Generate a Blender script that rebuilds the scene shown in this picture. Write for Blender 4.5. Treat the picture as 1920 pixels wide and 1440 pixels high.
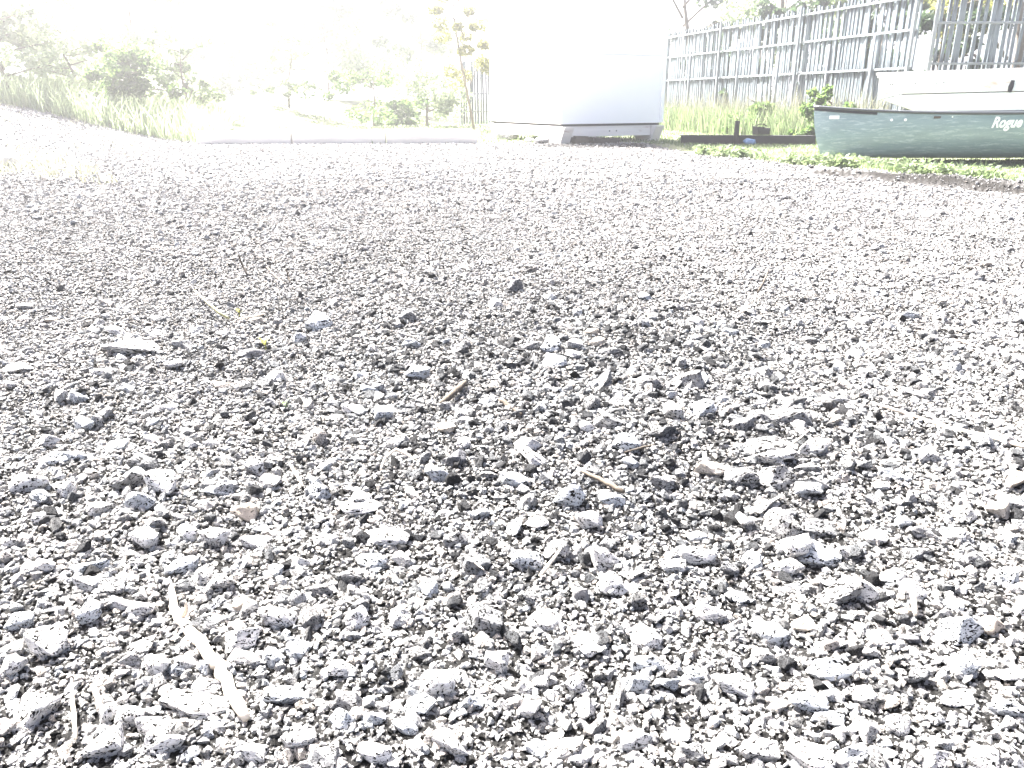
import bpy, bmesh, math, random
import numpy as np
from mathutils import Vector, Matrix, Euler, noise as mnoise

random.seed(7); rng = np.random.default_rng(7)
for o in list(bpy.data.objects): bpy.data.objects.remove(o)
scene = bpy.context.scene
COL = scene.collection
R = math.radians

# ------------------------------------------------------------------ camera, sky, sun, exposure
F, W2, H2, HZ, CH = 1500.0, 960.0, 720.0, 187.0, 0.55     # focal px, centre, horizon row, camera height
PITCH = math.atan((H2 - HZ) / F)
cam_d = bpy.data.cameras.new('camera'); cam = bpy.data.objects.new('camera', cam_d); COL.objects.link(cam)
cam_d.lens = F / 1920 * 36; cam_d.sensor_width = 36; cam_d.clip_start = 0.02; cam_d.clip_end = 3000
cam.location = (0, 0, CH); cam.rotation_euler = (math.pi / 2 - PITCH, 0, 0)
scene.camera = cam

SUN_AZ, SUN_EL = math.atan2(-0.60, 0.66), R(51)           # behind the yard, a little to the left
world = bpy.data.worlds.new('World'); scene.world = world; world.use_nodes = True
wn = world.node_tree; wn.nodes.clear()
sky = wn.nodes.new('ShaderNodeTexSky'); sky.sky_type = 'NISHITA'; sky.sun_disc = False
sky.sun_elevation = SUN_EL; sky.sun_rotation = SUN_AZ; sky.air_density = 0.45; sky.dust_density = 6.0; sky.ozone_density = 0.3
wbg = wn.nodes.new('ShaderNodeBackground'); wbg.inputs['Strength'].default_value = 0.075
wo = wn.nodes.new('ShaderNodeOutputWorld')
wn.links.new(sky.outputs[0], wbg.inputs[0]); wn.links.new(wbg.outputs[0], wo.inputs[0])

sun_d = bpy.data.lights.new('sun', 'SUN'); sun_d.energy = 5.0; sun_d.angle = R(0.5); sun_d.color = (1.0, 0.98, 0.945)
sun = bpy.data.objects.new('sun', sun_d); COL.objects.link(sun)
sdir = Vector((math.sin(SUN_AZ) * math.cos(SUN_EL), math.cos(SUN_AZ) * math.cos(SUN_EL), math.sin(SUN_EL)))
sun.rotation_euler = sdir.to_track_quat('Z', 'Y').to_euler(); sun.location = (-8, 14, 20)

vs = scene.view_settings
vs.view_transform = 'Standard'; vs.look = 'None'; vs.gamma = 1.0; vs.use_curve_mapping = False
vs.exposure = 3.55

# ------------------------------------------------------------------ helpers
FW = Vector((0, math.cos(PITCH), -math.sin(PITCH))); UP = Vector((0, math.sin(PITCH), math.cos(PITCH)))
def ray(px, py): return Vector((1, 0, 0)) * ((px - W2) / F) + FW - UP * ((py - H2) / F)
def G(px, py, z=0.0):
    d = ray(px, py); t = (z - CH) / d.z
    return Vector((0, 0, CH)) + d * t
def atY(px, py, Y):
    d = ray(px, py); return Vector((0, 0, CH)) + d * (Y / d.y)
def depth_of(p): return (Vector(p) - Vector((0, 0, CH))).dot(FW)
def px_m(p): return F / depth_of(p)

def vnoise(x, y, seed=0):
    x = np.asarray(x, float); y = np.asarray(y, float)
    xi = np.floor(x).astype(np.int64); yi = np.floor(y).astype(np.int64)
    fx = x - xi; fy = y - yi; fx = fx * fx * (3 - 2 * fx); fy = fy * fy * (3 - 2 * fy)
    def h(a, b):
        n = (a * 374761393 + b * 668265263 + seed * 974634511) & 0xffffffff
        n = ((n ^ (n >> 13)) * 1274126177) & 0xffffffff
        return ((n ^ (n >> 16)) & 0xffff) / 65535.0
    return (h(xi, yi) * (1 - fx) + h(xi + 1, yi) * fx) * (1 - fy) + (h(xi, yi + 1) * (1 - fx) + h(xi + 1, yi + 1) * fx) * fy - 0.5
def smooth(a, b, v):
    t = np.clip((np.asarray(v, float) - a) / (b - a), 0, 1); return t * t * (3 - 2 * t)

# edge of the grass on the right of the yard and at its far end (ground coordinates)
EDGE = [G(1205, 268), G(1290, 288), G(1400, 300), G(1560, 318), G(1720, 330), G(1930, 350), G(2300, 390)]
EX = [p.x for p in EDGE]; EY = [p.y for p in EDGE]
def grassw(x, y):
    x = np.asarray(x, float); y = np.asarray(y, float)
    e = np.interp(x, EX, EY, left=11.2, right=EY[-1])
    e = np.where(x < EX[0], 11.2 + 0.15 * vnoise(x * 2, y * 0, 3), e) + 0.35 * vnoise(x * 1.7, y * 1.7, 9)
    return smooth(-0.15, 0.25, y - e)
def HT(x, y):
    x = np.asarray(x, float); y = np.asarray(y, float)
    h = 0.035 * vnoise(x * 0.9, y * 0.9, 1) + 0.026 * vnoise(x * 3.1, y * 3.1, 2) + 0.016 * vnoise(x * 8, y * 8, 3)
    h = h + (0.010 * vnoise(x * 21, y * 21, 4) + 0.006 * vnoise(x * 47, y * 47, 5)) * (1 - grassw(x, y))
    fade = 1 - 0.75 * smooth(5, 12, y)
    h = h * fade
    h = h + 0.02 * np.exp(-((x - 0.42) / 0.28) ** 2 - ((y - 1.25) / 0.35) ** 2)       # low heap of stones
    # shallow wheel rut beside the grass on the right
    e = np.interp(x, EX, EY, left=EY[0], right=EY[-1])
    rut = np.exp(-((y - (e - 0.95)) / 0.16) ** 2) * smooth(1.6, 2.6, x)
    h = h - 0.07 * rut + 0.05 * np.exp(-((y - (e - 0.6)) / 0.18) ** 2) * smooth(2.0, 3.0, x)
    # bank on the far left
    h = h + 0.55 * smooth(0.0, 3.5, (-x - 4.4) + 0.18 * (y - 9)) * smooth(7.0, 9.5, y)
    return h
def painted_shade(x, y):  # dark ground colour standing in for shade; gravel is thinned there too
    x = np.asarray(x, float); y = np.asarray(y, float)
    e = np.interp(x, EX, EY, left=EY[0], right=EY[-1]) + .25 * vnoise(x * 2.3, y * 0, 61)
    shed_shade = smooth(.95, .6, np.abs((x - 1.05) / 1.0)) * smooth(.75, .45, np.abs(y - 10.55))  # shade painted on the ground under the front of the shed
    m = np.exp(-((y - (e - .80)) / .16) ** 2) + .8 * np.exp(-((y - (e - 1.30)) / .09) ** 2)  # bare dark soil strips painting the berm's shade along the rut
    return np.clip(m * smooth(1.5, 2.5, x) * (1.2 + 1.3 * vnoise(x * 5, y * 5, 62)) + shed_shade, 0, 1)
def ht(x, y): return float(HT(np.array([x]), np.array([y]))[0])

def tag(o, label=None, cat=None, group=None, kind=None):
    if label: o['label'] = label
    if cat: o['category'] = cat
    if group: o['group'] = group
    if kind: o['kind'] = kind
    return o
def empty(name, loc, rz=0):
    o = bpy.data.objects.new(name, None); COL.objects.link(o); o.location = loc; o.rotation_euler = (0, 0, rz); o.empty_display_size = .2
    return o
def link(name, me, parent=None, loc=None):
    o = bpy.data.objects.new(name, me); COL.objects.link(o)
    if parent: o.parent = parent
    if loc is not None: o.location = loc
    return o
class MB:
    def __init__(s): s.v = []; s.f = []
    def add(s, v, f):
        n = len(s.v); s.v += [tuple(p) for p in v]; s.f += [tuple(i + n for i in q) for q in f]; return s
    def box(s, c, d, m=None):
        x, y, z = d[0] / 2, d[1] / 2, d[2] / 2
        v = [Vector((a, b, e)) for e in (-z, z) for b in (-y, y) for a in (-x, x)]
        if m: v = [m @ p for p in v]
        c = Vector(c)
        return s.add([p + c for p in v], [(0, 2, 3, 1), (4, 5, 7, 6), (0, 1, 5, 4), (2, 6, 7, 3), (0, 4, 6, 2), (1, 3, 7, 5)])
    def prism(s, poly, a, b):            # poly in (x,z), extruded along y
        n = len(poly)
        v = [(x, a, z) for x, z in poly] + [(x, b, z) for x, z in poly]
        f = [tuple(range(n)), tuple(range(2 * n - 1, n - 1, -1))] + [(i, i + n, (i + 1) % n + n, (i + 1) % n) for i in range(n)]
        return s.add(v, f)
    def tube(s, pts, rad, seg=6):
        pts = [Vector(p) for p in pts]; n = len(pts)
        base = len(s.v)
        for i, p in enumerate(pts):
            t = (pts[min(i + 1, n - 1)] - pts[max(i - 1, 0)]).normalized()
            a = t.cross(Vector((0.31, 0.2, 0.93))).normalized(); b = t.cross(a)
            r = rad[i] if hasattr(rad, '__len__') else rad
            for k in range(seg):
                an = 2 * math.pi * k / seg
                s.v.append(tuple(p + (a * math.cos(an) + b * math.sin(an)) * r))
        for i in range(n - 1):
            for k in range(seg):
                q = base + i * seg; w = (k + 1) % seg
                s.f.append((q + k, q + w, q + seg + w, q + seg + k))
        s.f.append(tuple(base + k for k in range(seg))[::-1]); s.f.append(tuple(base + (n - 1) * seg + k for k in range(seg)))
        return s
    def mesh(s, name, mat, smooth_=False, bevel=0):
        me = bpy.data.meshes.new(name); me.from_pydata(s.v, [], s.f); me.update()
        bm = bmesh.new(); bm.from_mesh(me)
        bmesh.ops.recalc_face_normals(bm, faces=bm.faces)
        if bevel: bmesh.ops.bevel(bm, geom=[e for e in bm.edges if e.calc_face_angle(0) > 0.4], offset=bevel, segments=2, profile=.6, affect='EDGES')
        bm.to_mesh(me); bm.free()
        if smooth_:
            me.polygons.foreach_set('use_smooth', np.ones(len(me.polygons), bool))
        me.materials.append(mat); return me
    def build(s, name, mat, parent=None, smooth_=False, bevel=0, loc=None):
        return link(name, s.mesh(name, mat, smooth_, bevel), parent, loc)

# ------------------------------------------------------------------ materials
def newmat(name):
    m = bpy.data.materials.new(name); m.use_nodes = True; nt = m.node_tree; nt.nodes.clear()
    return m, nt, nt.nodes, nt.links
def noise_node(nt, vec, scale, detail=3, rough=.55, dist=0):
    n = nt.nodes.new('ShaderNodeTexNoise'); n.inputs['Scale'].default_value = scale; n.inputs['Detail'].default_value = detail
    n.inputs['Roughness'].default_value = rough; n.inputs['Distortion'].default_value = dist
    if vec is not None: nt.links.new(vec, n.inputs['Vector'])
    return n.outputs['Fac']
def ramp(nt, fac, stops, interp='LINEAR'):
    r = nt.nodes.new('ShaderNodeValToRGB'); r.color_ramp.interpolation = interp
    el = r.color_ramp.elements
    while len(el) > 1: el.remove(el[0])
    el[0].position = stops[0][0]; el[0].color = (*stops[0][1], 1)
    for p, c in stops[1:]:
        e = el.new(p); e.color = (*c, 1)
    nt.links.new(fac, r.inputs[0]); return r.outputs[0]
def mix(nt, fac, a, b, mode='MIX'):
    n = nt.nodes.new('ShaderNodeMix'); n.data_type = 'RGBA'; n.blend_type = mode
    for sock, v in ((n.inputs[0], fac), (n.inputs[6], a), (n.inputs[7], b)):
        if hasattr(v, 'is_output'): nt.links.new(v, sock)
        elif isinstance(v, (int, float)): sock.default_value = v
        else: sock.default_value = (*v, 1)
    return n.outputs[2]
def g(v): return (v, v, v)
def bump(nt, hgt, strength, dist):
    b = nt.nodes.new('ShaderNodeBump'); b.inputs['Strength'].default_value = strength; b.inputs['Distance'].default_value = dist
    nt.links.new(hgt, b.inputs['Height']); return b.outputs[0]
def bsdf(nt, col, rough=.8, normal=None, spec=.3):
    p = nt.nodes.new('ShaderNodeBsdfPrincipled'); p.inputs['Roughness'].default_value = rough; p.inputs['Specular IOR Level'].default_value = spec
    if hasattr(col, 'is_output'): nt.links.new(col, p.inputs['Base Color'])
    else: p.inputs['Base Color'].default_value = (*col, 1)
    if normal: nt.links.new(normal, p.inputs['Normal'])
    return p
def out(nt, sh):
    o = nt.nodes.new('ShaderNodeOutputMaterial'); nt.links.new(sh, o.inputs[0])
def objcoord(nt, rnd=True):
    tc = nt.nodes.new('ShaderNodeTexCoord'); v = tc.outputs['Object']
    oi = nt.nodes.new('ShaderNodeObjectInfo')
    if rnd:
        vm = nt.nodes.new('ShaderNodeVectorMath'); vm.operation = 'MULTIPLY_ADD'
        vm.inputs[1].default_value = (1, 1, 1)
        cx = nt.nodes.new('ShaderNodeCombineXYZ')
        ml = nt.nodes.new('ShaderNodeMath'); ml.operation = 'MULTIPLY'; ml.inputs[1].default_value = 57.3
        nt.links.new(oi.outputs['Random'], ml.inputs[0])
        for i in range(3): nt.links.new(ml.outputs[0], cx.inputs[i])
        nt.links.new(v, vm.inputs[0]); nt.links.new(cx.outputs[0], vm.inputs[2]); v = vm.outputs[0]
    return v, oi.outputs['Random']

def stone_mat(name, stops, speck=.40, k=1.0):
    m, nt, N, L = newmat(name)
    v, rnd = objcoord(nt)
    c = ramp(nt, rnd, stops, 'LINEAR')
    tone = ramp(nt, noise_node(nt, v, 1.3, 4), [(.3, g(.72)), (.7, g(1.15))])
    c = mix(nt, 1.0, c, tone, 'MULTIPLY')
    sp = noise_node(nt, v, 4.6 * k, 2.0, .5, 1.2)
    mask = ramp(nt, sp, [(speck - .05, g(1)), (speck + .015, g(0))])
    c = mix(nt, mask, c, (.006, .0055, .005))
    hgt = mix(nt, .5, noise_node(nt, v, 9 * k, 5, .65), ramp(nt, sp, [(speck - .06, g(0)), (speck + .06, g(1))]))
    out(nt, bsdf(nt, c, .85, bump(nt, hgt, .55, .12), .04).outputs[0]); return m
GREYS = [(0, (.08, .08, .08)), (.2, (.30, .295, .29)), (.45, (.44, .435, .43)), (.62, (.36, .375, .39)), (.8, (.45, .425, .40)), (1, (.33, .30, .27))]
M_GRAVEL = stone_mat('gravel_stone', GREYS, .455)
M_GRIT = stone_mat('gravel_grit', [(0, (.010, .0098, .0095)), (.40, (.020, .0195, .019)), (.48, (.21, .207, .204)), (.85, (.44, .435, .43)), (1, (.27, .25, .23))], .42, .6)
M_PALE = stone_mat('pale_stone', [(0, (.50, .49, .48)), (1, (.58, .565, .55))], .45)
M_BLUE = stone_mat('bluish_stone', [(0, (.40, .415, .43)), (1, (.47, .485, .50))], .45)
M_MID = stone_mat('mid_grey_stone', [(0, (.16, .162, .165)), (1, (.30, .295, .29))], .455)
M_DARK = stone_mat('dark_stone', [(0, (.13, .13, .14)), (1, (.20, .195, .195))], .40)
M_WARM = stone_mat('buff_stone', [(0, (.38, .33, .28)), (1, (.45, .41, .36))], .39)

def plain(name, col, rough=.6, var=.25, scale=6, spec=.3, bumpd=.0, stretch=None, dark=None):
    m, nt, N, L = newmat(name)
    v, _ = objcoord(nt, False)
    if stretch:
        mp = N.new('ShaderNodeMapping'); mp.inputs['Scale'].default_value = stretch; L.new(v, mp.inputs['Vector']); v = mp.outputs[0]
    n = noise_node(nt, v, scale, 5, .6)
    c = mix(nt, n, tuple(x * (1 - var) for x in col), tuple(min(1, x * (1 + var)) for x in col))
    if dark:
        c = mix(nt, ramp(nt, noise_node(nt, v, scale * .5, 5, .7), [(dark[0] - .04, g(1)), (dark[0] + .04, g(0))]), c, dark[1])
    nm = bump(nt, n, .6, bumpd) if bumpd else None
    out(nt, bsdf(nt, c, rough, nm, spec).outputs[0]); return m
def leaf_mat(name, a, b, trans=.55):
    m, nt, N, L = newmat(name)
    at_ = N.new('ShaderNodeAttribute'); at_.attribute_name = 'tint'
    c = mix(nt, at_.outputs['Fac'], a, b)
    d = bsdf(nt, c, .55, None, .3)
    t = N.new('ShaderNodeBsdfTranslucent'); L.new(mix(nt, 1.0, c, (1.12, 1.15, .9), 'MULTIPLY'), t.inputs[0])
    ms = N.new('ShaderNodeMixShader'); ms.inputs[0].default_value = trans
    L.new(d.outputs[0], ms.inputs[1]); L.new(t.outputs[0], ms.inputs[2]); out(nt, ms.outputs[0]); return m

M_WHITE = plain('white_painted_board', (.86, .86, .85), .55, .03, 3)
M_WHITEB = plain('white_weathered_timber', (.70, .665, .63), .7, .12, 5, bumpd=.01, stretch=(.4, 3, 3), dark=(.33, (.35, .22, .17)))
M_UNDER = plain('dark_underfloor', (.02, .018, .016), .9, .3)
M_BOAT = plain('old_white_boat_paint', (.74, .72, .66), .6, .07, 3, dark=(.37, (.50, .30, .15)), stretch=(.6, 1, 1.6))
M_BOATIN = plain('boat_inside', (.35, .33, .28), .8, .2)
M_FENCE = plain('weathered_grey_board', (.15, .18, .20), .85, .6, 2.2, bumpd=.02, stretch=(5, 5, .35), dark=(.46, (.012, .014, .016)))
M_POST = plain('weathered_fence_post', (.19, .21, .22), .85, .3, 5, stretch=(3, 3, .5))
M_DKWOOD = plain('dark_tarred_timber', (.012, .012, .014), .8, .4, 4)
M_BLACK = plain('black_plastic', (.008, .008, .009), .5, .2)
M_BLUEP = plain('blue_plastic', (.10, .17, .30), .5, .2)
M_BARK = plain('bark', (.13, .105, .08), .9, .4, 8, bumpd=.02)
M_TWIG = plain('bleached_stick', (.50, .44, .36), .8, .25, 40, bumpd=.002)
M_TWIGD = plain('brown_stick', (.06, .048, .036), .85, .35, 60, bumpd=.002)
M_TWIGG = plain('greenish_stick', (.22, .21, .11), .8, .3, 60)
M_KERB = plain('pale_edging_timber', (.50, .475, .44), .8, .3, 4, bumpd=.01, stretch=(.4, 3, 3))
M_BLOCK = plain('pale_concrete_block', (.55, .54, .52), .85, .1, 12)
M_POLE = plain('pale_blue_pole', (.50, .58, .62), .5, .08, 3)
M_LEAF = leaf_mat('green_leaves', (.055, .10, .035), (.14, .20, .07))
M_LEAFY = leaf_mat('yellow_green_leaves', (.13, .14, .05), (.26, .25, .10))
M_LEAFP = leaf_mat('pale_leaves', (.17, .21, .14), (.34, .39, .27))
M_LEAFD = leaf_mat('dark_leaves', (.03, .055, .03), (.075, .11, .06), .35)
M_GRASS = leaf_mat('grass_blades', (.075, .105, .055), (.19, .235, .14))
M_DRY = leaf_mat('dry_grass', (.10, .098, .075), (.30, .30, .25), .35)
M_SOIL = None
def ground_mat():
    m, nt, N, L = newmat('gravel_and_turf')
    tc = N.new('ShaderNodeTexCoord'); v = tc.outputs['Object']
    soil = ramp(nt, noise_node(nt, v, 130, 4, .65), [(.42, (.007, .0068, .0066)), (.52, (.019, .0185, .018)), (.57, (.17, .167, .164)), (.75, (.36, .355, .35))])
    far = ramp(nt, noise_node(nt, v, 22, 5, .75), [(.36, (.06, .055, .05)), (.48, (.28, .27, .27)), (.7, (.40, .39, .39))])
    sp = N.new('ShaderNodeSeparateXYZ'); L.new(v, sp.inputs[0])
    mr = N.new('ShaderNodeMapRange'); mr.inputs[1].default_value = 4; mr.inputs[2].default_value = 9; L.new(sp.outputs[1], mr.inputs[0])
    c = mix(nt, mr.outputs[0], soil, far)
    at_ = N.new('ShaderNodeAttribute'); at_.attribute_name = 'turf'
    turf = ramp(nt, noise_node(nt, v, 9, 5, .7), [(.3, (.09, .105, .06)), (.7, (.22, .235, .15))])
    c = mix(nt, at_.outputs['Fac'], c, turf)
    am = N.new('ShaderNodeAttribute'); am.attribute_name = 'painted_shade'
    c = mix(nt, am.outputs['Fac'], c, (.012, .011, .010))  # near-black ground colour where shade is painted in
    nm = bump(nt, noise_node(nt, v, 120, 5, .7), .8, .006)
    out(nt, bsdf(nt, c, .95, nm, .1).outputs[0]); return m
M_GROUND = ground_mat()

# ------------------------------------------------------------------ ground
def build_ground():
    ys = [1.2]
    while ys[-1] < 15: ys.append(ys[-1] * 1.0062)
    while ys[-1] < 330: ys.append(ys[-1] * 1.07)
    yp = np.array(ys); u = np.linspace(-1.25, 1.25, 420)
    X = (yp[:, None] * u[None, :]); Y = np.repeat((yp - 1.5)[:, None], len(u), 1)
    Z = HT(X, Y)
    v = np.stack([X, Y, Z], -1).reshape(-1, 3)
    nr, nc = len(yp), len(u)
    i = np.arange(nr * nc).reshape(nr, nc)
    f = np.stack([i[:-1, :-1], i[:-1, 1:], i[1:, 1:], i[1:, :-1]], -1).reshape(-1, 4)
    t = grassw(X, Y).reshape(-1)
    n = len(v); S = 500
    v = np.vstack([v, [[-S, -S, -.13], [S, -S, -.13], [S, S, -.13], [-S, S, -.13]]]); f = np.vstack([f, [[n, n + 1, n + 2, n + 3]]])
    me = bpy.data.meshes.new('ground'); me.from_pydata(v.tolist(), [], f.tolist()); me.update()
    a = me.attributes.new('turf', 'FLOAT', 'POINT'); a.data.foreach_set('value', np.concatenate([t, [0, 0, 0, 0]]).astype(np.float32))
    a = me.attributes.new('painted_shade', 'FLOAT', 'POINT'); a.data.foreach_set('value', np.concatenate([painted_shade(X, Y).reshape(-1), [0, 0, 0, 0]]).astype(np.float32))
    me.polygons.foreach_set('use_smooth', np.ones(len(me.polygons), bool))
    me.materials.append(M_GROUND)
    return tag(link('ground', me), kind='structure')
build_ground()

# ------------------------------------------------------------------ stones
def rock_mesh(name, seed, npts=18, bev=.10, sub=1, rough=.05, mat=None, rnd=.0):
    r = random.Random(seed); bm = bmesh.new()
    for k in range(npts):
        p = Vector((r.gauss(0, 1), r.gauss(0, 1), r.gauss(0, 1))).normalized()
        p *= 1 - r.random() * .22 * (1 - rnd)
        bm.verts.new(p)
    h = bmesh.ops.convex_hull(bm, input=bm.verts)
    bmesh.ops.delete(bm, geom=list({e for e in h['geom_interior'] + h['geom_unused'] if isinstance(e, bmesh.types.BMVert)}), context='VERTS')
    bmesh.ops.dissolve_limit(bm, angle_limit=R(14), verts=bm.verts, edges=bm.edges)
    if bev: bmesh.ops.bevel(bm, geom=list(bm.edges), offset=bev, segments=1, profile=.5, affect='EDGES', clamp_overlap=True)
    bmesh.ops.triangulate(bm, faces=bm.faces)
    if sub:
        bmesh.ops.subdivide_edges(bm, edges=[e for e in bm.edges if e.calc_length() > .28], cuts=sub, use_grid_fill=True)
        bmesh.ops.triangulate(bm, faces=bm.faces)
    off = Vector((seed * 3.7, seed * 1.3, seed * 2.1))
    for vt in bm.verts:
        n_ = mnoise.noise(vt.co * 1.6 + off) * rough * 2 + mnoise.noise(vt.co * 4.3 + off) * rough
        vt.co += vt.co.normalized() * n_
    if rnd:
        bmesh.ops.smooth_vert(bm, verts=bm.verts, factor=.5 * rnd, use_axis_x=True, use_axis_y=True, use_axis_z=True)
    bmesh.ops.remove_doubles(bm, verts=bm.verts, dist=.004)
    me = bpy.data.meshes.new(name); bm.to_mesh(me); bm.free()
    c = np.empty(len(me.vertices) * 3); me.vertices.foreach_get('co', c); c = c.reshape(-1, 3)
    c = (c - (c.max(0) + c.min(0)) / 2) / ((c.max(0) - c.min(0)) / 2); me.vertices.foreach_set('co', c.reshape(-1)); me.update()
    if rnd: me.polygons.foreach_set('use_smooth', np.ones(len(me.polygons), bool))
    if mat: me.materials.append(mat)
    return me

def proto_coll(name, meshes):
    c = bpy.data.collections.new(name)
    for i, me in enumerate(meshes):
        o = bpy.data.objects.new(f'{name}_{i:02d}', me); c.objects.link(o)
    return c
PC_STONE = proto_coll('gravel_shape', [rock_mesh('gravel_stone', 100 + i, 9 + i % 7, .06, 1 if i % 2 else 0, .06, M_GRAVEL) for i in range(14)])
M_GREY = stone_mat('grey_crushed_stone', [(0, (.022, .022, .023)), (.4, (.05, .051, .053)), (.75, (.10, .103, .106)), (1, (.24, .245, .25))], .45)
PC_GREY = proto_coll('grey_gravel_shape', [rock_mesh('grey_gravel_stone', 900 + i, 9 + i % 5, .05, 1 if i % 2 else 0, .05, M_GREY) for i in range(12)])
PC_GRIT = proto_coll('grit_shape', [rock_mesh('grit', 300 + i, 7 + i % 3, 0, 0, .06, M_GRIT) for i in range(8)])

def scatter(name, pts, rots, scl, coll, ncoll):
    n = len(pts); me = bpy.data.meshes.new(name); me.vertices.add(n)
    me.vertices.foreach_set('co', np.ascontiguousarray(pts, np.float32).reshape(-1))
    a = me.attributes.new('rot', 'FLOAT_VECTOR', 'POINT'); a.data.foreach_set('vector', np.ascontiguousarray(rots, np.float32).reshape(-1))
    a = me.attributes.new('scl', 'FLOAT_VECTOR', 'POINT'); a.data.foreach_set('vector', np.ascontiguousarray(scl, np.float32).reshape(-1))
    a = me.attributes.new('idx', 'INT', 'POINT'); a.data.foreach_set('value', rng.integers(0, ncoll, n).astype(np.int32))
    me.update(); o = link(name, me)
    nt = bpy.data.node_groups.new(name + '_scatter', 'GeometryNodeTree')
    nt.interface.new_socket('Geometry', in_out='INPUT', socket_type='NodeSocketGeometry')
    nt.interface.new_socket('Geometry', in_out='OUTPUT', socket_type='NodeSocketGeometry')
    N, L = nt.nodes, nt.links
    gi = N.new('NodeGroupInput'); go = N.new('NodeGroupOutput')
    ci = N.new('GeometryNodeCollectionInfo'); ci.inputs['Collection'].default_value = coll
    ci.inputs['Separate Children'].default_value = True; ci.inputs['Reset Children'].default_value = True
    ip = N.new('GeometryNodeInstanceOnPoints'); ip.inputs['Pick Instance'].default_value = True
    def na(t, nm):
        q = N.new('GeometryNodeInputNamedAttribute'); q.data_type = t; q.inputs['Name'].default_value = nm; return q.outputs[0]
    er = N.new('FunctionNodeEulerToRotation'); L.new(na('FLOAT_VECTOR', 'rot'), er.inputs[0])
    L.new(gi.outputs[0], ip.inputs['Points']); L.new(ci.outputs[0], ip.inputs['Instance'])
    L.new(na('INT', 'idx'), ip.inputs['Instance Index']); L.new(er.outputs[0], ip.inputs['Rotation']); L.new(na('FLOAT_VECTOR', 'scl'), ip.inputs['Scale'])
    L.new(ip.outputs[0], go.inputs[0])
    md = o.modifiers.new('scatter', 'NODES'); md.node_group = nt
    return o

def fan_points(n, y0, y1, margin=.85, spread=.72):
    # even density over the wedge of ground in view (with a margin at its sides)
    y = rng.uniform(0, 1, n * 2)
    A = lambda yy: spread * yy * yy / 2 + margin * yy
    tot = A(y1) - A(y0); t = A(y0) + y * tot
    yy = (-margin + np.sqrt(margin * margin + 2 * spread * t)) / spread
    x = rng.uniform(-1, 1, n * 2) * (spread * yy + margin)
    return x[:n], yy[:n]
def area(y0, y1, margin=.85, spread=.72): return 2 * (spread * (y1 * y1 - y0 * y0) / 2 + margin * (y1 - y0))

def stuff_layer(s_lo, s_hi, y0, y1, cover, coll, ncoll, flat=(.45, .95), sink=.25, patch=None):
    sm = (s_lo + s_hi) / 2
    n = int(area(y0, y1) * cover / (sm * sm * .8))
    x, y = fan_points(n, y0, y1)
    keep = (rng.uniform(0, 1, n) > grassw(x, y) * .97) & (rng.uniform(0, 1, n) > painted_shade(x, y) * .8)
    if patch is not None: keep &= rng.uniform(0, 1, n) < patch(x, y)
    x, y = x[keep], y[keep]; n = len(x)
    s = s_lo + (s_hi - s_lo) * rng.uniform(0, 1, n) ** 1.6
    a = rng.uniform(.75, 1.3, n); b = rng.uniform(.65, 1.0, n); c = rng.uniform(*flat, n)
    scl = np.stack([a, b, c], -1) * (s / 2)[:, None]
    z = HT(x, y) + scl[:, 2] * (1 - 2 * sink) 
    rot = np.stack([rng.normal(0, .32, n), rng.normal(0, .32, n), rng.uniform(0, 6.283, n)], -1)
    return np.stack([x, y, z], -1), rot, scl

def coarse(x, y):      # where the loose coarse stone lies thick: sides and the front, and the low heap
    v = .55 + 1.2 * vnoise(x * 2.2, y * 2.2, 31) + .5 * vnoise(x * 6, y * 6, 32)
    v = v + .45 * np.exp(-((x - .42) / .3) ** 2 - ((y - 1.25) / .4) ** 2) + .35 * (y < .85) - .35 * np.exp(-((x - .0) / .25) ** 2 - ((y - 1.15) / .3) ** 2)
    return np.clip(v, .08, 1)

L1 = [stuff_layer(.008, .017, .3, 4.2, .36, PC_STONE, 14, patch=coarse, sink=.38),
      stuff_layer(.018, .034, .3, 4.2, .085, PC_STONE, 14, patch=coarse, sink=.3),
      stuff_layer(.014, .030, 4.2, 12.5, .36, PC_STONE, 14),
      stuff_layer(.006, .012, .3, 5.5, .42, PC_STONE, 14),
      ]
o = scatter('loose_gravel', *[np.vstack([l[i] for l in L1]) for i in range(3)], PC_STONE, 14)
tag(o, 'pale grey crushed gravel spread over the whole yard', 'gravel', kind='stuff')
def grey_patch(x, y):   # a spill of darker freshly crushed stone over the middle of the yard and the low heap
    v = 1.0 * np.exp(-((x - .18) / .45) ** 2 - ((y - 1.30) / .42) ** 2) + .55 * np.exp(-((x - .05) / .9) ** 2 - ((y - 1.7) / .7) ** 2)
    return np.clip(v * (1 + 1.2 * vnoise(x * 4, y * 4, 41)), 0, 1)
LG = [stuff_layer(.009, .024, .6, 3.4, .34, PC_GREY, 12, patch=grey_patch), stuff_layer(.004, .009, .6, 3.0, .45, PC_GREY, 12, patch=grey_patch)]
o = scatter('grey_gravel', *[np.vstack([l[i] for l in LG]) for i in range(3)], PC_GREY, 12)
tag(o, 'darker grey crushed stone spilt over the middle of the yard', 'gravel', kind='stuff')
L2 = [stuff_layer(.0022, .0065, .3, 2.4, .62, PC_GRIT, 8, (.6, 1)), stuff_layer(.005, .010, 2.4, 6.0, .42, PC_GRIT, 8, (.6, 1))]
o = scatter('gravel_grit', *[np.vstack([l[i] for l in L2]) for i in range(3)], PC_GRIT, 8)
tag(o, 'fine brown grey grit and dirt crumbs between the gravel stones', 'grit', kind='stuff')

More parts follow.
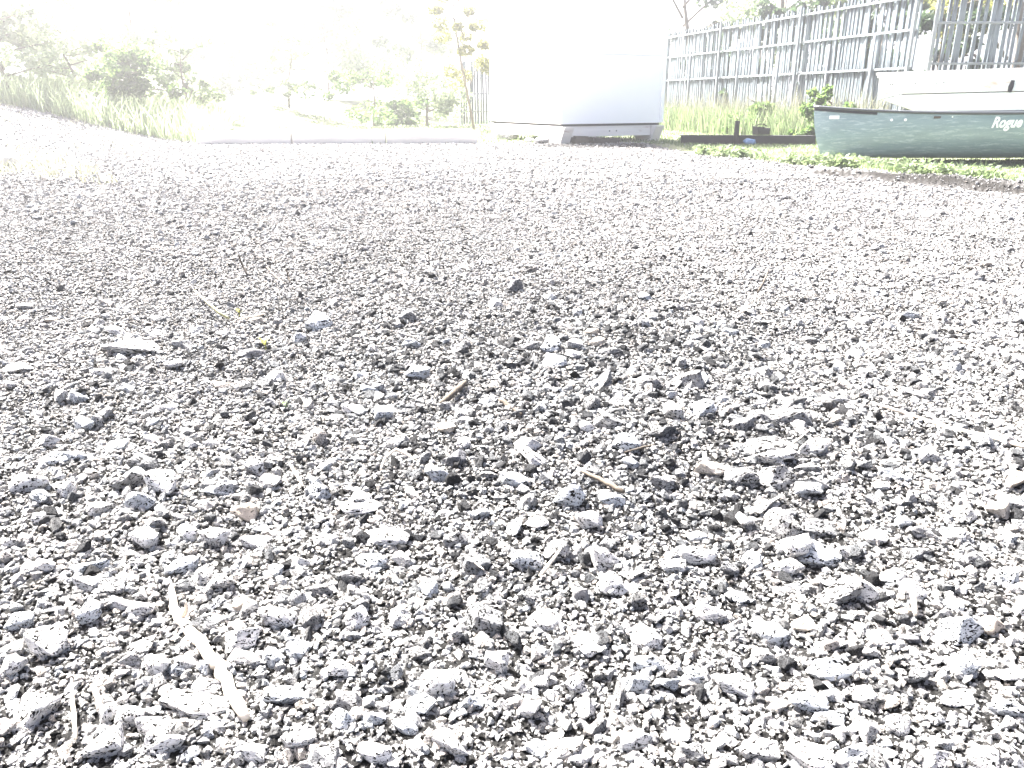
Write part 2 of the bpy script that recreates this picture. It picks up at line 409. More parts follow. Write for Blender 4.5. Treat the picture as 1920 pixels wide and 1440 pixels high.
# individually placed stones: pixel centre, pixel width and height in the photograph, kind
# kinds: p pale, b bluish, g mixed grey, d dark, w buff ; r rounded else angular ; f flat slab
HERO = '''277 1018 60 43 pr|407 1018 57 43 pr|88 1075 37 30 pr|167 1073 70 40 b|167 1113 47 33 p|213 1117 53 37 g|350 1107 47 30 g|230 1143 50 30 p|267 1150 50 33 pr|100 1227 67 75 p|27 1270 53 37 pr|27 1237 53 33 p|173 1170 40 47 b|522 1178 67 40 pr|453 1217 77 47 p|467 1243 67 30 p|390 1265 33 47 b|300 1263 50 40 p|353 1257 40 30 p|393 1297 67 23 pf|367 1327 127 37 pf|533 1313 77 43 b|293 1373 67 50 p|310 1400 87 60 p|200 1407 77 67 p|207 1343 37 47 p|247 1347 47 47 pr|477 1020 50 30 p|23 1030 43 30 p|517 1077 30 37 b|353 1010 37 33 pr|83 990 37 30 p|717 1010 97 30 pf|753 1048 30 30 p|857 1020 47 37 g|987 1070 57 47 br|903 1110 37 33 g|803 1110 37 37 b|1127 1057 53 43 p|1150 1110 47 53 p|1043 1050 40 37 g|1088 1133 30 30 d|910 1173 67 73 g|820 1283 63 63 pr|930 1240 40 50 p|983 1283 33 33 p|1013 1273 30 37 p|1080 1280 43 40 pr|1215 1247 60 40 b|1193 1283 43 47 b|1193 1390 57 43 pr|703 1423 60 43 pr|960 1315 33 23 p|703 1357 43 33 b|1097 1323 33 43 p|1123 1357 33 37 g|1250 1283 40 33 b|750 1163 47 40 p|670 1173 40 53 p|1307 1050 53 37 pr|1397 983 27 40 p|1467 990 50 60 g|1487 1033 43 57 p|1533 1037 60 43 b|1533 997 60 37 g|1473 1067 53 37 p|1728 1007 53 30 g|1783 1007 47 30 p|1693 992 30 30 b|1717 1047 57 33 g|1673 1083 60 30 pf|1620 1113 60 47 p|1567 1127 73 43 g|1557 1087 50 20 bf|1797 1190 80 57 b|1853 1187 43 43 wr|1800 1253 47 53 b|1890 1273 50 30 p|1893 1327 73 50 b|1623 1233 37 30 p|1553 1260 73 47 b|1513 1317 67 43 b|1553 1343 63 23 bf|1687 1353 43 43 pr|1793 1310 63 30 pr|1423 1397 73 60 p|1347 1395 27 23 pr|1297 1263 47 37 b|1377 1283 67 43 p|1430 1227 43 33 g|1843 1417 50 50 pr|1647 1207 47 33 p|1703 1203 40 20 d|1783 1147 33 27 b|1697 1160 47 30 w|247 653 100 33 pr|223 627 47 20 p|343 650 43 23 g|323 677 33 23 p|307 765 43 23 pr|147 748 37 20 b|153 787 37 33 b|240 730 23 30 b|190 705 37 20 p|33 697 57 20 pf|273 880 57 40 g|247 923 67 50 g|307 927 53 53 p|60 923 60 40 pr|127 930 40 40 p|480 883 47 40 p|413 933 53 20 bf|290 820 43 17 p|597 607 50 37 b|470 660 50 20 d|427 868 20 17 pr|360 840 27 17 p|630 793 37 17 pf|103 877 50 30 b|143 870 40 27 b|90 830 37 27 p|663 782 43 27 p|720 790 33 43 b|990 860 50 33 p|853 883 40 37 d|677 952 85 35 pf|1108 783 27 33 pr|1160 777 37 20 p|1133 737 37 27 g|1213 747 37 27 pr|1260 803 33 53 p|1243 843 47 30 p|860 667 37 23 g|997 667 37 20 p|1033 670 30 30 b|1077 670 23 20 p|1037 700 33 30 b|1143 677 37 17 p|1143 823 47 27 g|967 920 60 27 b|1103 903 37 23 p|927 580 27 23 p|967 553 27 23 d|910 777 25 17 b|1240 917 37 27 p|1270 747 33 27 p|783 713 47 27 b|1338 898 60 27 w|1387 910 50 37 g|1450 910 63 43 g|1450 883 60 30 p|1433 863 73 27 gf|1520 863 50 30 p|1513 897 40 23 p|1583 893 27 37 g|1477 810 67 37 g|1483 773 50 23 p|1437 752 27 17 p|1293 750 30 37 p|1313 800 43 27 b|1570 697 20 20 b|1893 947 30 27 p|1747 923 30 20 w|1687 913 37 20 b|1660 907 30 23 b|1527 923 43 30 g|1430 957 80 27 p|1557 760 47 20 p|1387 827 45 25 p|1427 817 45 25 p|1707 597 33 17 b|1667 617 17 14 b|735 845 30 20 g|560 1060 40 28 p|610 1020 44 30 p|600 1120 48 32 g|640 1270 50 40 p|640 1370 46 40 b|560 1400 60 44 p|480 1420 70 40 p|1010 1400 50 36 b|1090 1420 44 34 p|1290 1420 50 40 g|1230 1170 40 30 g|1330 1150 60 46 p|1380 1120 34 26 b|1260 1070 40 30 p|1590 1040 34 26 p|1750 1420 60 44 p|1600 1410 60 36 b|1720 1270 44 34 g|1880 1100 50 36 b|1820 1060 60 34 g|1640 1020 36 26 p'''
SPEC = {
 '247 653': 'long rounded white stone lying alone behind a square-cut pebble near the grey greenish stick',
 '717 1010': 'long flat white slab-like stone with a pointed end in the middle of the gravel',
 '677 952': 'blunt white finger-shaped stone tilted up from the gravel above the long flat slab',
 '1797 1190': 'large square-edged bluish white stone with a dark flat underside',
 '910 1173': 'blocky grey stone with a hollow front face standing proud of the gravel',
 '820 1283': 'large smooth rounded white stone with a dark shadow under its lip',
 '367 1327': 'broad flat white slab touching the lower end of the bleached forked stick',
 '522 1178': 'egg-shaped white stone lying right of the bleached forked stick',
 '990 860': 'pointed wedge-shaped white stone on dark grit at the centre of the yard',
 '1487 1033': 'tall pitted pale stone leaning against a rounded bluish stone',
 '1338 898': 'buff lens-shaped stone at the foot of the low stone heap',
 '1260 803': 'upright oblong pale stone standing at the edge of the low stone heap',
 '100 1227': 'tall triangular white stone near the thin upright twig',
 '1450 910': 'triangular grey stone in the low stone heap beside the buff lens-shaped one',
 '1853 1187': 'round buff pitted stone beside the large square-edged bluish stone',
 '853 883': 'dark square stone with a pale top on the gritty middle of the yard',
 '470 660': 'flat dark stone tucked beside the small green shoot',
}
KIND = {'p': (M_PALE, 'pale white'), 'b': (M_BLUE, 'bluish grey'), 'g': (M_MID, 'speckled grey'), 'd': (M_DARK, 'dark grey'), 'w': (M_WARM, 'buff')}
ROCKS = {}
for kc, (mt, _) in KIND.items():
    ROCKS[kc] = [rock_mesh('stone', 500 + i * 5 + ord(kc), 10 + i % 8, .06, 2, .06, mt) for i in range(9)]
    ROCKS[kc + 'r'] = [rock_mesh('stone', 700 + i * 3 + ord(kc), 22 + i, .14, 2, .04, mt, .8) for i in range(5)]
used_pos = []
STONES = []; MARKS = []
def place_stone(p, sx, sy, sz, kind, special=None, tilt=.2):
    kc = kind[0]; shape = 'r' if 'r' in kind else ''
    me = random.choice(ROCKS[kc + shape]) 
    o = link('stone', me)
    z = ht(p.x, p.y)
    o.location = (p.x, p.y, z + sz * .5); o.scale = (sx * 1.06, sy, sz * 1.08)
    lim = .18 if sx > 1.5 * sy or 'f' in kind else .5
    if 'f' in kind: tilt = .07
    o.rotation_euler = (random.gauss(0, tilt), random.gauss(0, tilt), random.uniform(-lim, lim) + random.choice((0, math.pi)))
    lk = KIND[kc][1]
    if special: tag(o, special, 'stone'); MARKS.append((p.x, p.y, special.split(' stone')[0] + ' stone' if ' stone' in special else special.split(' touching')[0]))
    else:
        sh = 'flat slab-like stone' if 'f' in kind else ('rounded stone' if shape else 'angular broken stone')
        sz_ = 'large' if sx > .024 else ('middle-sized' if sx > .016 else 'small')
        tag(o, f'{sz_} {lk} {sh} lying loose in the gravel', 'stone', f'{sz_} {lk} {sh}s in the gravel')
        STONES.append((o, p.x, p.y, f'{sz_} {lk} {sh}'))
    used_pos.append((p.x, p.y, max(sx, sy)))
    return o
for row in HERO.split('|'):
    a = row.split(); px, py, w, h = map(float, a[:4]); k = a[4]
    if 640 < px < 1640 and 540 < py < 985 and k[0] == 'p' and (px * 7 + py * 3) % 10 < 6 and SPEC.get(a[0] + ' ' + a[1]) is None: k = 'g' + k[1:]
    if 990 < px < 1660 and 640 < py < 1130: w *= 1.2; h *= 1.15      # the low heap of larger stones
    p = G(px, py + h * .12); pm = px_m(p)
    dep = math.atan2(CH, p.y)                            # angle of view onto the ground there
    sx = w / pm / 2
    hv = h / pm                                          # seen height = depth*sin + height*cos
    ratio = .35 if 'f' in k else .75
    sy = min(sx * 1.15, max(sx * .55, hv / 2 / (math.sin(dep) + ratio * .75 * math.cos(dep))))
    sz = max(sx * .28, min(sx * 1.1, (hv / 2 - sy * math.sin(dep) * .8) / math.cos(dep) * 1.25, sy * 1.1))
    place_stone(Vector((p.x, p.y, 0)), sx * 1.04, sy, sz, k, SPEC.get(a[0] + ' ' + a[1]))
cnt = len(used_pos)
tries = 0
while cnt < 298 and tries < 5000:
    tries += 1
    px = random.uniform(-20, 1940); py = 1445 - 880 * random.random() ** 1.1
    p = G(px, py); w = random.uniform(.012, .023)
    if any((p.x - a) ** 2 + (p.y - b) ** 2 < (w + c) ** 2 for a, b, c in used_pos): continue
    place_stone(Vector((p.x, p.y, 0)), w, w * random.uniform(.6, .95), w * random.uniform(.4, .75), random.choice(['p', 'p', 'b', 'g', 'g', 'pr', 'b', 'g', 'br', 'w']), None, .3)
    cnt += 1

# ------------------------------------------------------------------ sticks, twigs, shoots
LAND = {}
def stick(pix, wid, mat, name, label, lift=0.6, branch=None, cat='stick', raise_=None):
    pts = []; rad = []
    for i, (x, y) in enumerate(pix):
        q = G(x, y); r_ = wid[i] / px_m(q) / 2 if hasattr(wid, '__len__') else wid / px_m(q) / 2
        h = ht(q.x, q.y) + max(r_ * lift, .008) + (raise_[i] if raise_ else 0)
        q = G(x, y, h); pts.append(q); rad.append(r_)
    # densify with a little wobble
    P = []; Rr = []
    for i in range(len(pts) - 1):
        for k in range(4):
            t = k / 4; P.append(pts[i].lerp(pts[i + 1], t) + Vector([random.gauss(0, rad[i] * .16) for _ in range(3)])); Rr.append((rad[i] * (1 - t) + rad[i + 1] * t) * random.uniform(.86, 1.12))
    P.append(pts[-1]); Rr.append(rad[-1] * .7); Rr[0] *= .8
    org = P[0].copy(); mb = MB().tube([p - org for p in P], Rr, 8)
    if branch:
        bp = [G(x, y, ht(*G(x, y).xy) + .012 + .012 * i) for i, (x, y) in enumerate(branch)]
        mb.tube([p - org for p in bp], [rad[1] * .6, rad[1] * .45, rad[1] * .2][:len(bp)], 6)
    MARKS.append((pts[len(pts) // 2].x, pts[len(pts) // 2].y, LAND.get(label, label)))
    return tag(mb.build(name, mat, None, True, loc=org), label, cat)
stick([(322, 1096), (326, 1140), (350, 1178), (385, 1216), (410, 1252), (432, 1296), (462, 1348)], [8, 16, 22, 23, 24, 23, 20], M_TWIG, 'stick',
      'bleached crooked forked stick lying on the gravel', .9, [(340, 1160), (350, 1140), (348, 1128)])
stick([(141, 1385), (138, 1330), (134, 1272)], [8, 8, 4], M_TWIG, 'twig', 'thin straight pale twig near the tall triangular white stone', .9, cat='twig')
stick([(190, 1332), (183, 1305), (172, 1284)], [13, 11, 9], M_WARM, 'bark_chip', 'short pale bark chip beside the thin straight twig', .9, cat='bark')
stick([(1640, 757), (1670, 766), (1700, 776), (1742, 790)], [5, 6, 6, 4], M_TWIG, 'stick', 'slender pale stick with a dark hollow beneath its upper end', 1.5)
stick([(1735, 790), (1780, 803), (1840, 816), (1935, 842)], [11, 10, 9, 8], M_TWIG, 'stick', 'long straight pale split stick running on from a slender stick', 1.2)
stick([(1090, 882), (1125, 900), (1170, 922)], [7, 9, 11], M_TWIGD, 'stick', 'brown rough stick half buried among stones below the pointed wedge-shaped stone', 1)
stick([(935, 748), (955, 762), (978, 777)], [9, 9, 7], M_TWIGD, 'stick', 'short brown stick lying on grit beside the stone heap', 1)
stick([(826, 757), (848, 740), (872, 716)], [10, 13, 10], M_TWIGD, 'bark_chip', 'curled dark bark strip leaning over a small hollow in the gravel', 1.3, cat='bark')
stick([(714, 882), (722, 858), (742, 842), (782, 862)], [4, 5, 5, 3], M_TWIG, 'root', 'thin arched pale root rising out of the gravel', 1, raise_=[0, .012, .018, 0], cat='root')
stick([(1172, 848), (1200, 840), (1228, 833)], [3, 4, 3], M_TWIGD, 'twig', 'fine reddish brown twig beside a white stone of the low heap', 1.5, cat='twig')
stick([(366, 545), (390, 568), (412, 587), (430, 597)], [3, 4, 6, 5], M_TWIGG, 'stick', 'greenish stem lying at an angle on fine gravel', 1.4, raise_=[.03, .02, .01, 0])
stick([(447, 478), (455, 498), (464, 516)], [3, 3, 4], M_TWIGD, 'twig', 'dark twig standing up from the gravel, tallest of three', 1, raise_=[.05, .02, 0], cat='twig')
stick([(500, 500), (516, 518), (534, 532)], 3, M_TWIGD, 'twig', 'dark leaning twig, between two others in the gravel', 1, raise_=[.04, .02, 0], cat='twig')
stick([(536, 504), (540, 516), (544, 528)], 3, M_TWIGD, 'twig', 'short dark twig, smallest of three in the gravel', 1, raise_=[.04, .02, 0], cat='twig')
stick([(1441, 503), (1434, 525), (1420, 549)], [2.5, 3, 4], M_TWIGD, 'twig', 'lone bent dark twig standing in the smooth far gravel', 1, raise_=[.07, .03, 0], cat='twig')
stick([(445, 598), (470, 594), (497, 588)], 3, M_TWIG, 'twig', 'thin pale twig lying beside the greenish stem', 1.5, cat='twig')
stick([(1709, 1100), (1713, 1125), (1717, 1152)], [9, 10, 9], M_TWIG, 'stick', 'short straight pale stick wedged upright between flat stones', 1.2, raise_=[.012, .006, 0])
stick([(878, 1043), (892, 1056), (908, 1069)], 3, M_TWIG, 'twig', 'thin pale twig right of the long flat white slab', 2, raise_=[.006, .01, .004], cat='twig')
stick([(1012, 1080), (1032, 1056), (1052, 1028)], [7, 7, 4], M_TWIG, 'twig', 'pale twig resting against a round bluish stone', 2, raise_=[.002, .008, .012], cat='twig')
stick([(1472, 842), (1496, 824), (1523, 802)], [3, 3, 2], M_TWIG, 'twig', 'fine pale twig sticking out past the big speckled stone of the heap', 2, raise_=[0, .01, .025], cat='twig')
stick([(1785, 636), (1806, 641), (1828, 648)], [4, 5, 4], M_TWIG, 'twig', 'small pale twig beside a shadowed clod in the far gravel', 1.5, cat='twig')
stick([(545, 872), (556, 890), (568, 911)], [5, 6, 4], M_TWIG, 'twig', 'pale stub of twig right of a pale angular stone', 1.5, cat='twig')

def leafblade(mb, base, d, length, width, bend=.4):
    d = Vector(d).normalized(); s = d.cross(Vector((0, 0, 1)))
    s = s.normalized() if s.length > .01 else Vector((1, 0, 0))
    p0 = Vector(base); p1 = p0 + d * length * .55; p2 = p0 + d * length - Vector((0, 0, 1)) * length * bend * .4
    mb.add([p0 - s * width * .15, p0 + s * width * .15, p1 + s * width * .5, p1 - s * width * .5, p2], [(0, 1, 2, 3), (3, 2, 4)])
def tint_attr(me, vals):
    a = me.attributes.new('tint', 'FLOAT', 'POINT'); a.data.foreach_set('value', np.asarray(vals, np.float32))
def shoot(px, py, hh, n, label, mat=M_GRASS):
    q = G(px, py); z = ht(q.x, q.y); r = empty('green_shoot', (q.x, q.y, z)); tag(r, label, 'plant')
    mb = MB().tube([(0, 0, -.005), (0.002, 0, hh * .4), (.004, 0, hh * .75)], [.0016, .0014, .001], 5)
    st = mb.build('stem', mat, r); tint_attr(st.data, [.6] * len(st.data.vertices))
    for k in range(n):
        an = k * 2.4; mb = MB()
        leafblade(mb, (0, 0, hh * (.3 + .4 * k / n)), (math.cos(an), math.sin(an), .9), hh * .7, hh * .3)
        lf = mb.build('leaf', mat, r); tint_attr(lf.data, [random.random()] * len(lf.data.vertices))
shoot(497, 650, .035, 5, 'small green shoot growing beside a flat dark stone', M_LEAFY)
shoot(535, 768, .02, 4, 'tiny bright green seedling among the gravel stones', M_GRASS)
shoot(448, 592, .03, 3, 'small olive leaf sprout at the end of the greenish stem', M_LEAFY)

taken = set()
for mx, my, ml in MARKS:                                  # the loose stone lying closest to each landmark says so
    c = sorted(STONES, key=lambda q: (q[1] - mx) ** 2 + (q[2] - my) ** 2)
    for kth, (o_, sx_, sy_, nm_) in zip(('closest', 'second closest', 'third closest', 'fourth closest'), c[:4]):
        if o_.name in taken or (sx_ - mx) ** 2 + (sy_ - my) ** 2 > .12: continue
        taken.add(o_.name)
        for w_ in (' with', ' lying', ' near', ' in the', ' between', ' beside', ' running', ' standing', ' tilted', ' right', ' leaning', ' half', ' on', ' wedged', ' resting', ' rising', ' sticking', ' tucked', ' at', ' with a', ' touching', ' tallest', ',', ' smallest'):
            if w_ in ml: ml = ml.split(w_)[0]
        tag(o_, f'{nm_} lying {kth} to the {ml.replace("stick stick", "stick")}')
        if 'group' in o_: del o_['group']

# ------------------------------------------------------------------ white shed on skids
def shed():
    C = G(1052, 270); a = R(29)
    fd = Vector((math.cos(a), math.sin(a), 0)); sd = Vector((-math.sin(a), math.cos(a), 0))
    def reach(d, px):                                     # length along d from C to the picture column px
        lo, hi = .1, 8.0
        for _ in range(50):
            m = (lo + hi) / 2; p = C + d * m; x = W2 + F * p.x / depth_of((p.x, p.y, .6))
            if (x < px) == (px > 1052): lo = m
            else: hi = m
        return lo
    wd = reach(fd, 1241); ln = reach(sd, 923)
    z0 = ht(C.x, C.y) - .01
    r = empty('white_shed', (C.x, C.y, z0), a)            # local x along front, y along side (back)
    tag(r, 'plain white box shed standing on heavy timber skids at the end of the gravel', 'shed')
    zb, zt = .255, 2.35
    for xx in (0.07, wd - .07):
        poly = [(-.10, .225), (-.085, .19), (.02, .005), (.34, .005), (.42, .085), (.9, .10), (ln - .55, .075), (ln - .45, .005), (ln - .05, .005), (ln + .09, .19), (ln + .10, .225)]
        mb = MB(); n = len(poly); v = [(xx - .075, y, z) for y, z in poly] + [(xx + .075, y, z) for y, z in poly]
        mb.add(v, [tuple(range(n)), tuple(range(2 * n - 1, n - 1, -1))] + [(i, i + n, (i + 1) % n + n, (i + 1) % n) for i in range(n)])
        mb.build('skid', M_WHITEB, r, bevel=.012)
    xb = MB().box((wd / 2, .045, .165), (wd - .30, .05, .15)).build('cross_beam', M_WHITEB, r, bevel=.006)
    MB().box((wd / 2, ln - .045, .165), (wd - .30, .05, .15)).build('cross_beam', M_WHITEB, r, bevel=.006)
    MB().box((wd / 2, ln / 2, .24), (wd - .02, ln - .02, .026)).build('floor', M_UNDER, r)
    t = .04
    # each wall is sheets with a thin joint
    for nm, (c, d) in {'f': ((wd / 2, t / 2, 0), (wd, t)), 'b': ((wd / 2, ln - t / 2, 0), (wd, t))}.items():
        for z1, z2 in ((zb, 1.118), (1.122, zt)):
            MB().box((c[0], c[1], (z1 + z2) / 2), (d[0] - .0, d[1], z2 - z1)).build('wall_sheet', M_WHITE, r, bevel=.003)
    for xx in (t / 2, wd - t / 2):
        for z1, z2 in ((zb, 1.118), (1.122, zt)):
            MB().box((xx, ln / 2, (z1 + z2) / 2), (t, ln - 2 * t - .004, z2 - z1)).build('wall_sheet', M_WHITE, r, bevel=.003)
    for xx, yy in ((-.004, -.004), (wd + .004, -.004), (-.004, ln + .004), (wd + .004, ln + .004)):
        MB().box((xx, yy, (zb + zt) / 2 + .002), (.05, .05, zt - zb - .006)).build('corner_trim', M_WHITE, r, bevel=.004)
    v = [(-.15, -.2, zt + .02), (wd + .15, -.2, zt + .02), (wd + .15, ln + .2, zt + .22), (-.15, ln + .2, zt + .22)]
    MB().add(v + [(x, y, z + .06) for x, y, z in v], [(0, 3, 2, 1), (4, 5, 6, 7), (0, 1, 5, 4), (1, 2, 6, 5), (2, 3, 7, 6), (3, 0, 4, 7)]).build('roof', M_WHITE, r)
    for xx in (.48, .55): MB().tube([(wd * xx, .012, .16), (wd * xx, .022, .16)], .009, 8).build('bolt_head', M_DKWOOD, xb)
    # packing under the skids
    wm = r.matrix_basis
    Mx = Matrix.Translation((C.x, C.y, z0)) @ Matrix.Rotation(a, 4, 'Z')
    for (x, y, d, lab, mt) in ((.62, -.10, (.42, .13, .075), 'dark wooden block lying under the front of the white shed', M_DKWOOD),
                               (.30, .02, (.20, .15, .10), 'short brown timber offcut under the shed beside its near skid', M_TWIGD)):
        p = Mx @ Vector((x, y, 0)); b = MB().box((0, 0, d[2] / 2), d).build('wood_block', mt, bevel=.008)
        b.location = (p.x, p.y, ht(p.x, p.y) - .004); b.rotation_euler = (0, R(2), a + random.uniform(-.15, .2)); tag(b, lab, 'wood block')
    for i, (x, y, s, lab) in enumerate(((-.16, .22, .10, 'pale rock against the side of the near shed skid'), (-.12, .62, .07, 'small pale rock midway along the side of the shed skid'),
                                   (-.17, 1.25, .13, 'large rounded pale rock by the far end of the shed skid'))):
        p = Mx @ Vector((x, y, 0)); o = link('rock', ROCKS['pr'][i]); o.location = (p.x, p.y, ht(p.x, p.y) + s * .3); o.scale = (s, s * .8, s * .6)
        tag(o, lab, 'rock')
    return C, a, wd, ln
shedC, shedA, shedW, shedL = shed()

# ------------------------------------------------------------------ canoe
def lerp(a, b, t): return a + (b - a) * t
def canoe():
    Lc = 4.9; base = G(1538, 307)
    YC = base.y + .30
    bow = atY(1529, 205, YC)
    r = empty('canoe', (bow.x, YC, 0), R(-5)); tag(r, 'dark green plastic canoe lying in the grass with white lettering on its side', 'canoe')
    r.rotation_euler = (0, R(-1.2), R(-5)); r.location.z = ht(bow.x + 1, YC) - .015
    NS, NP = 60, 17
    def station(t):
        e = min(t, 1 - t) * 2
        B = .44 * (1 - (1 - min(1, e * 1.02)) ** 2.3) ** .85 + .004
        sh = .405 + .085 * (1 - e) ** 3.2
        stem = .11 * math.exp(-(e * Lc / 2) / .16)
        keel = .012 + .03 * (1 - e) ** 2
        return B, sh, keel
    def pt(t, q, inset=0.0):
        # q 0 keel .. 1 gunwale
        B, sh, keel = station(t)
        ph = q * math.pi / 2
        yy = max(B - inset, .002) * (math.sin(ph) ** .48) * (1 - .05 * max(0, q - .6) / .4)
        zz = keel + inset + (sh - keel - inset) * (1 - math.cos(ph) ** 1.25)
        # stems curve: the lower part of the ends is drawn inwards
        x = t * Lc
        low = (1 - (zz - keel) / (sh - keel)) ** 2.0
        pull = .11 * low
        e0 = math.exp(-x / .35); e1 = math.exp(-(Lc - x) / .35)
        x = x + pull * e0 - pull * e1
        return Vector((x, yy, zz))
    ts = [0.5 - 0.5 * math.cos(math.pi * i / NS) for i in range(NS + 1)]
    ts = [lerp(i / NS, tt, .6) for i, tt in enumerate(ts)]
    def shell(inset):
        V = []; 
        for t in ts:
            row = [pt(t, 1 - k / 8, inset) * 1 for k in range(8)]
            left = [Vector((p.x, -p.y, p.z)) for p in row]
            mid = [pt(t, 0, inset)]; mid[0].y = 0
            right = [Vector((p.x, p.y, p.z)) for p in row[::-1]]
            V += left + mid + right
        return V
    V = shell(0); n = NP; mb = MB(); f = []
    for i in range(NS):
        for k in range(n - 1): f.append((i * n + k, i * n + k + 1, (i + 1) * n + k + 1, (i + 1) * n + k))
    mb.add(V, f); mb.add(shell(.008), [q[::-1] for q in f])
    hull = mb.build('hull', M_HULL, r, True)
    for s in (-1, 1):
        P = []
        for t in ts:
            p = pt(t, 1); P.append((p.x, s * (p.y + .006), p.z + .006))
        MB().tube(P, .014, 6).build('gunwale', M_GUN, r, True)
    for t0, sg in ((0, 1), (1, -1)):
        vt = []; 
        for i in range(7):
            t = t0 + sg * i * .017; p = pt(min(max(t, 0), 1), 1); vt += [(p.x, -p.y, p.z + .016), (p.x, p.y, p.z + .016), (p.x, -p.y - .012, p.z - .028), (p.x, p.y + .012, p.z - .028)]
        ff = []
        for i in range(6): ff += [(4 * i, 4 * i + 1, 4 * i + 5, 4 * i + 4), (4 * i, 4 * i + 4, 4 * i + 6, 4 * i + 2), (4 * i + 1, 4 * i + 3, 4 * i + 7, 4 * i + 5)]
        ff += [(0, 2, 3, 1)]
        MB().add(vt, ff).build('deck_plate', M_BLACK, r)
    # outside patch, rivets, lettering on the near (-y) side
    def side(x, z, off=.004):
        # nearest hull point at length x and height z on the near side
        t = x / Lc; lo, hi = 0.0, 1.0
        for _ in range(30):
            m = (lo + hi) / 2
            if pt(t, m).z < z: lo = m
            else: hi = m
        p = pt(t, lo); return Vector((p.x, -p.y - off, p.z))
    def patch(x0, x1, z0, z1, nm, mat, r=hull):
        v = [side(lerp(x0, x1, i / 6), lerp(z0, z1, j / 2), .005) for j in range(3) for i in range(7)]
        ff = [(j * 7 + i, j * 7 + i + 1, (j + 1) * 7 + i + 1, (j + 1) * 7 + i) for j in range(2) for i in range(6)]
        MB().add(v, ff).build(nm, mat, r)
    patch(.12, .20, .385, .415, 'registration_sticker', M_WHITE)
    for x in (.62, .73):
        MB().tube([side(x, .372, 0), side(x, .372, .008)], .012, 8).build('rivet', M_WHITE, hull)
    for x in (1.10, 1.9):
        MB().tube([side(x, .39, 0), side(x, .39, .006)], .006, 8).build('rivet', M_WHITE, hull)
    cu = bpy.data.curves.new('lettering', 'FONT'); cu.body = 'Rogue River'; cu.size = .125; cu.shear = .30; cu.offset = .0045; cu.space_character = 1.0; cu.resolution_u = 3
    to = bpy.data.objects.new('tmp_text', cu); COL.objects.link(to)
    dg = bpy.context.evaluated_depsgraph_get(); me = bpy.data.meshes.new_from_object(to.evaluated_get(dg))
    bpy.data.objects.remove(to)
    bm = bmesh.new(); bm.from_mesh(me)
    bmesh.ops.triangulate(bm, faces=bm.faces)
    bmesh.ops.subdivide_edges(bm, edges=[e for e in bm.edges if e.calc_length() > .03], cuts=1)
    for v in bm.verts: v.co = side(1.42 + v.co.x * .74, .298 + v.co.y, .004)
    bm.to_mesh(me); bm.free(); me.materials.clear(); me.materials.append(M_WHITE)
    link('lettering', me, hull)
    for t in (.22, .5, .76):
        p = pt(t, 1); MB().box((p.x, 0, p.z - .03), (.05 if t == .5 else .25, 2 * p.y - .02, .02)).build('seat' if t != .5 else 'thwart', M_TWIGD, r, bevel=.004)
    return r
M_HULL, nt_, N_, L_ = newmat('green_canoe_plastic')
v_, _ = objcoord(nt_, False)
mp_ = N_.new('ShaderNodeMapping'); mp_.inputs['Scale'].default_value = (.5, 1, 4); L_.new(v_, mp_.inputs['Vector'])
c_ = mix(nt_, noise_node(nt_, mp_.outputs[0], 6, 6, .7), (.085, .15, .17), (.27, .35, .38))
c_ = mix(nt_, ramp(nt_, noise_node(nt_, mp_.outputs[0], 14, 6, .8), [(.52, g(0)), (.68, g(1))]), c_, (.42, .50, .53))
out(nt_, bsdf(nt_, c_, .30, None, .7).outputs[0])
M_GUN = plain('grey_vinyl_gunwale', (.05, .055, .06), .4, .15, 4)
canoe()

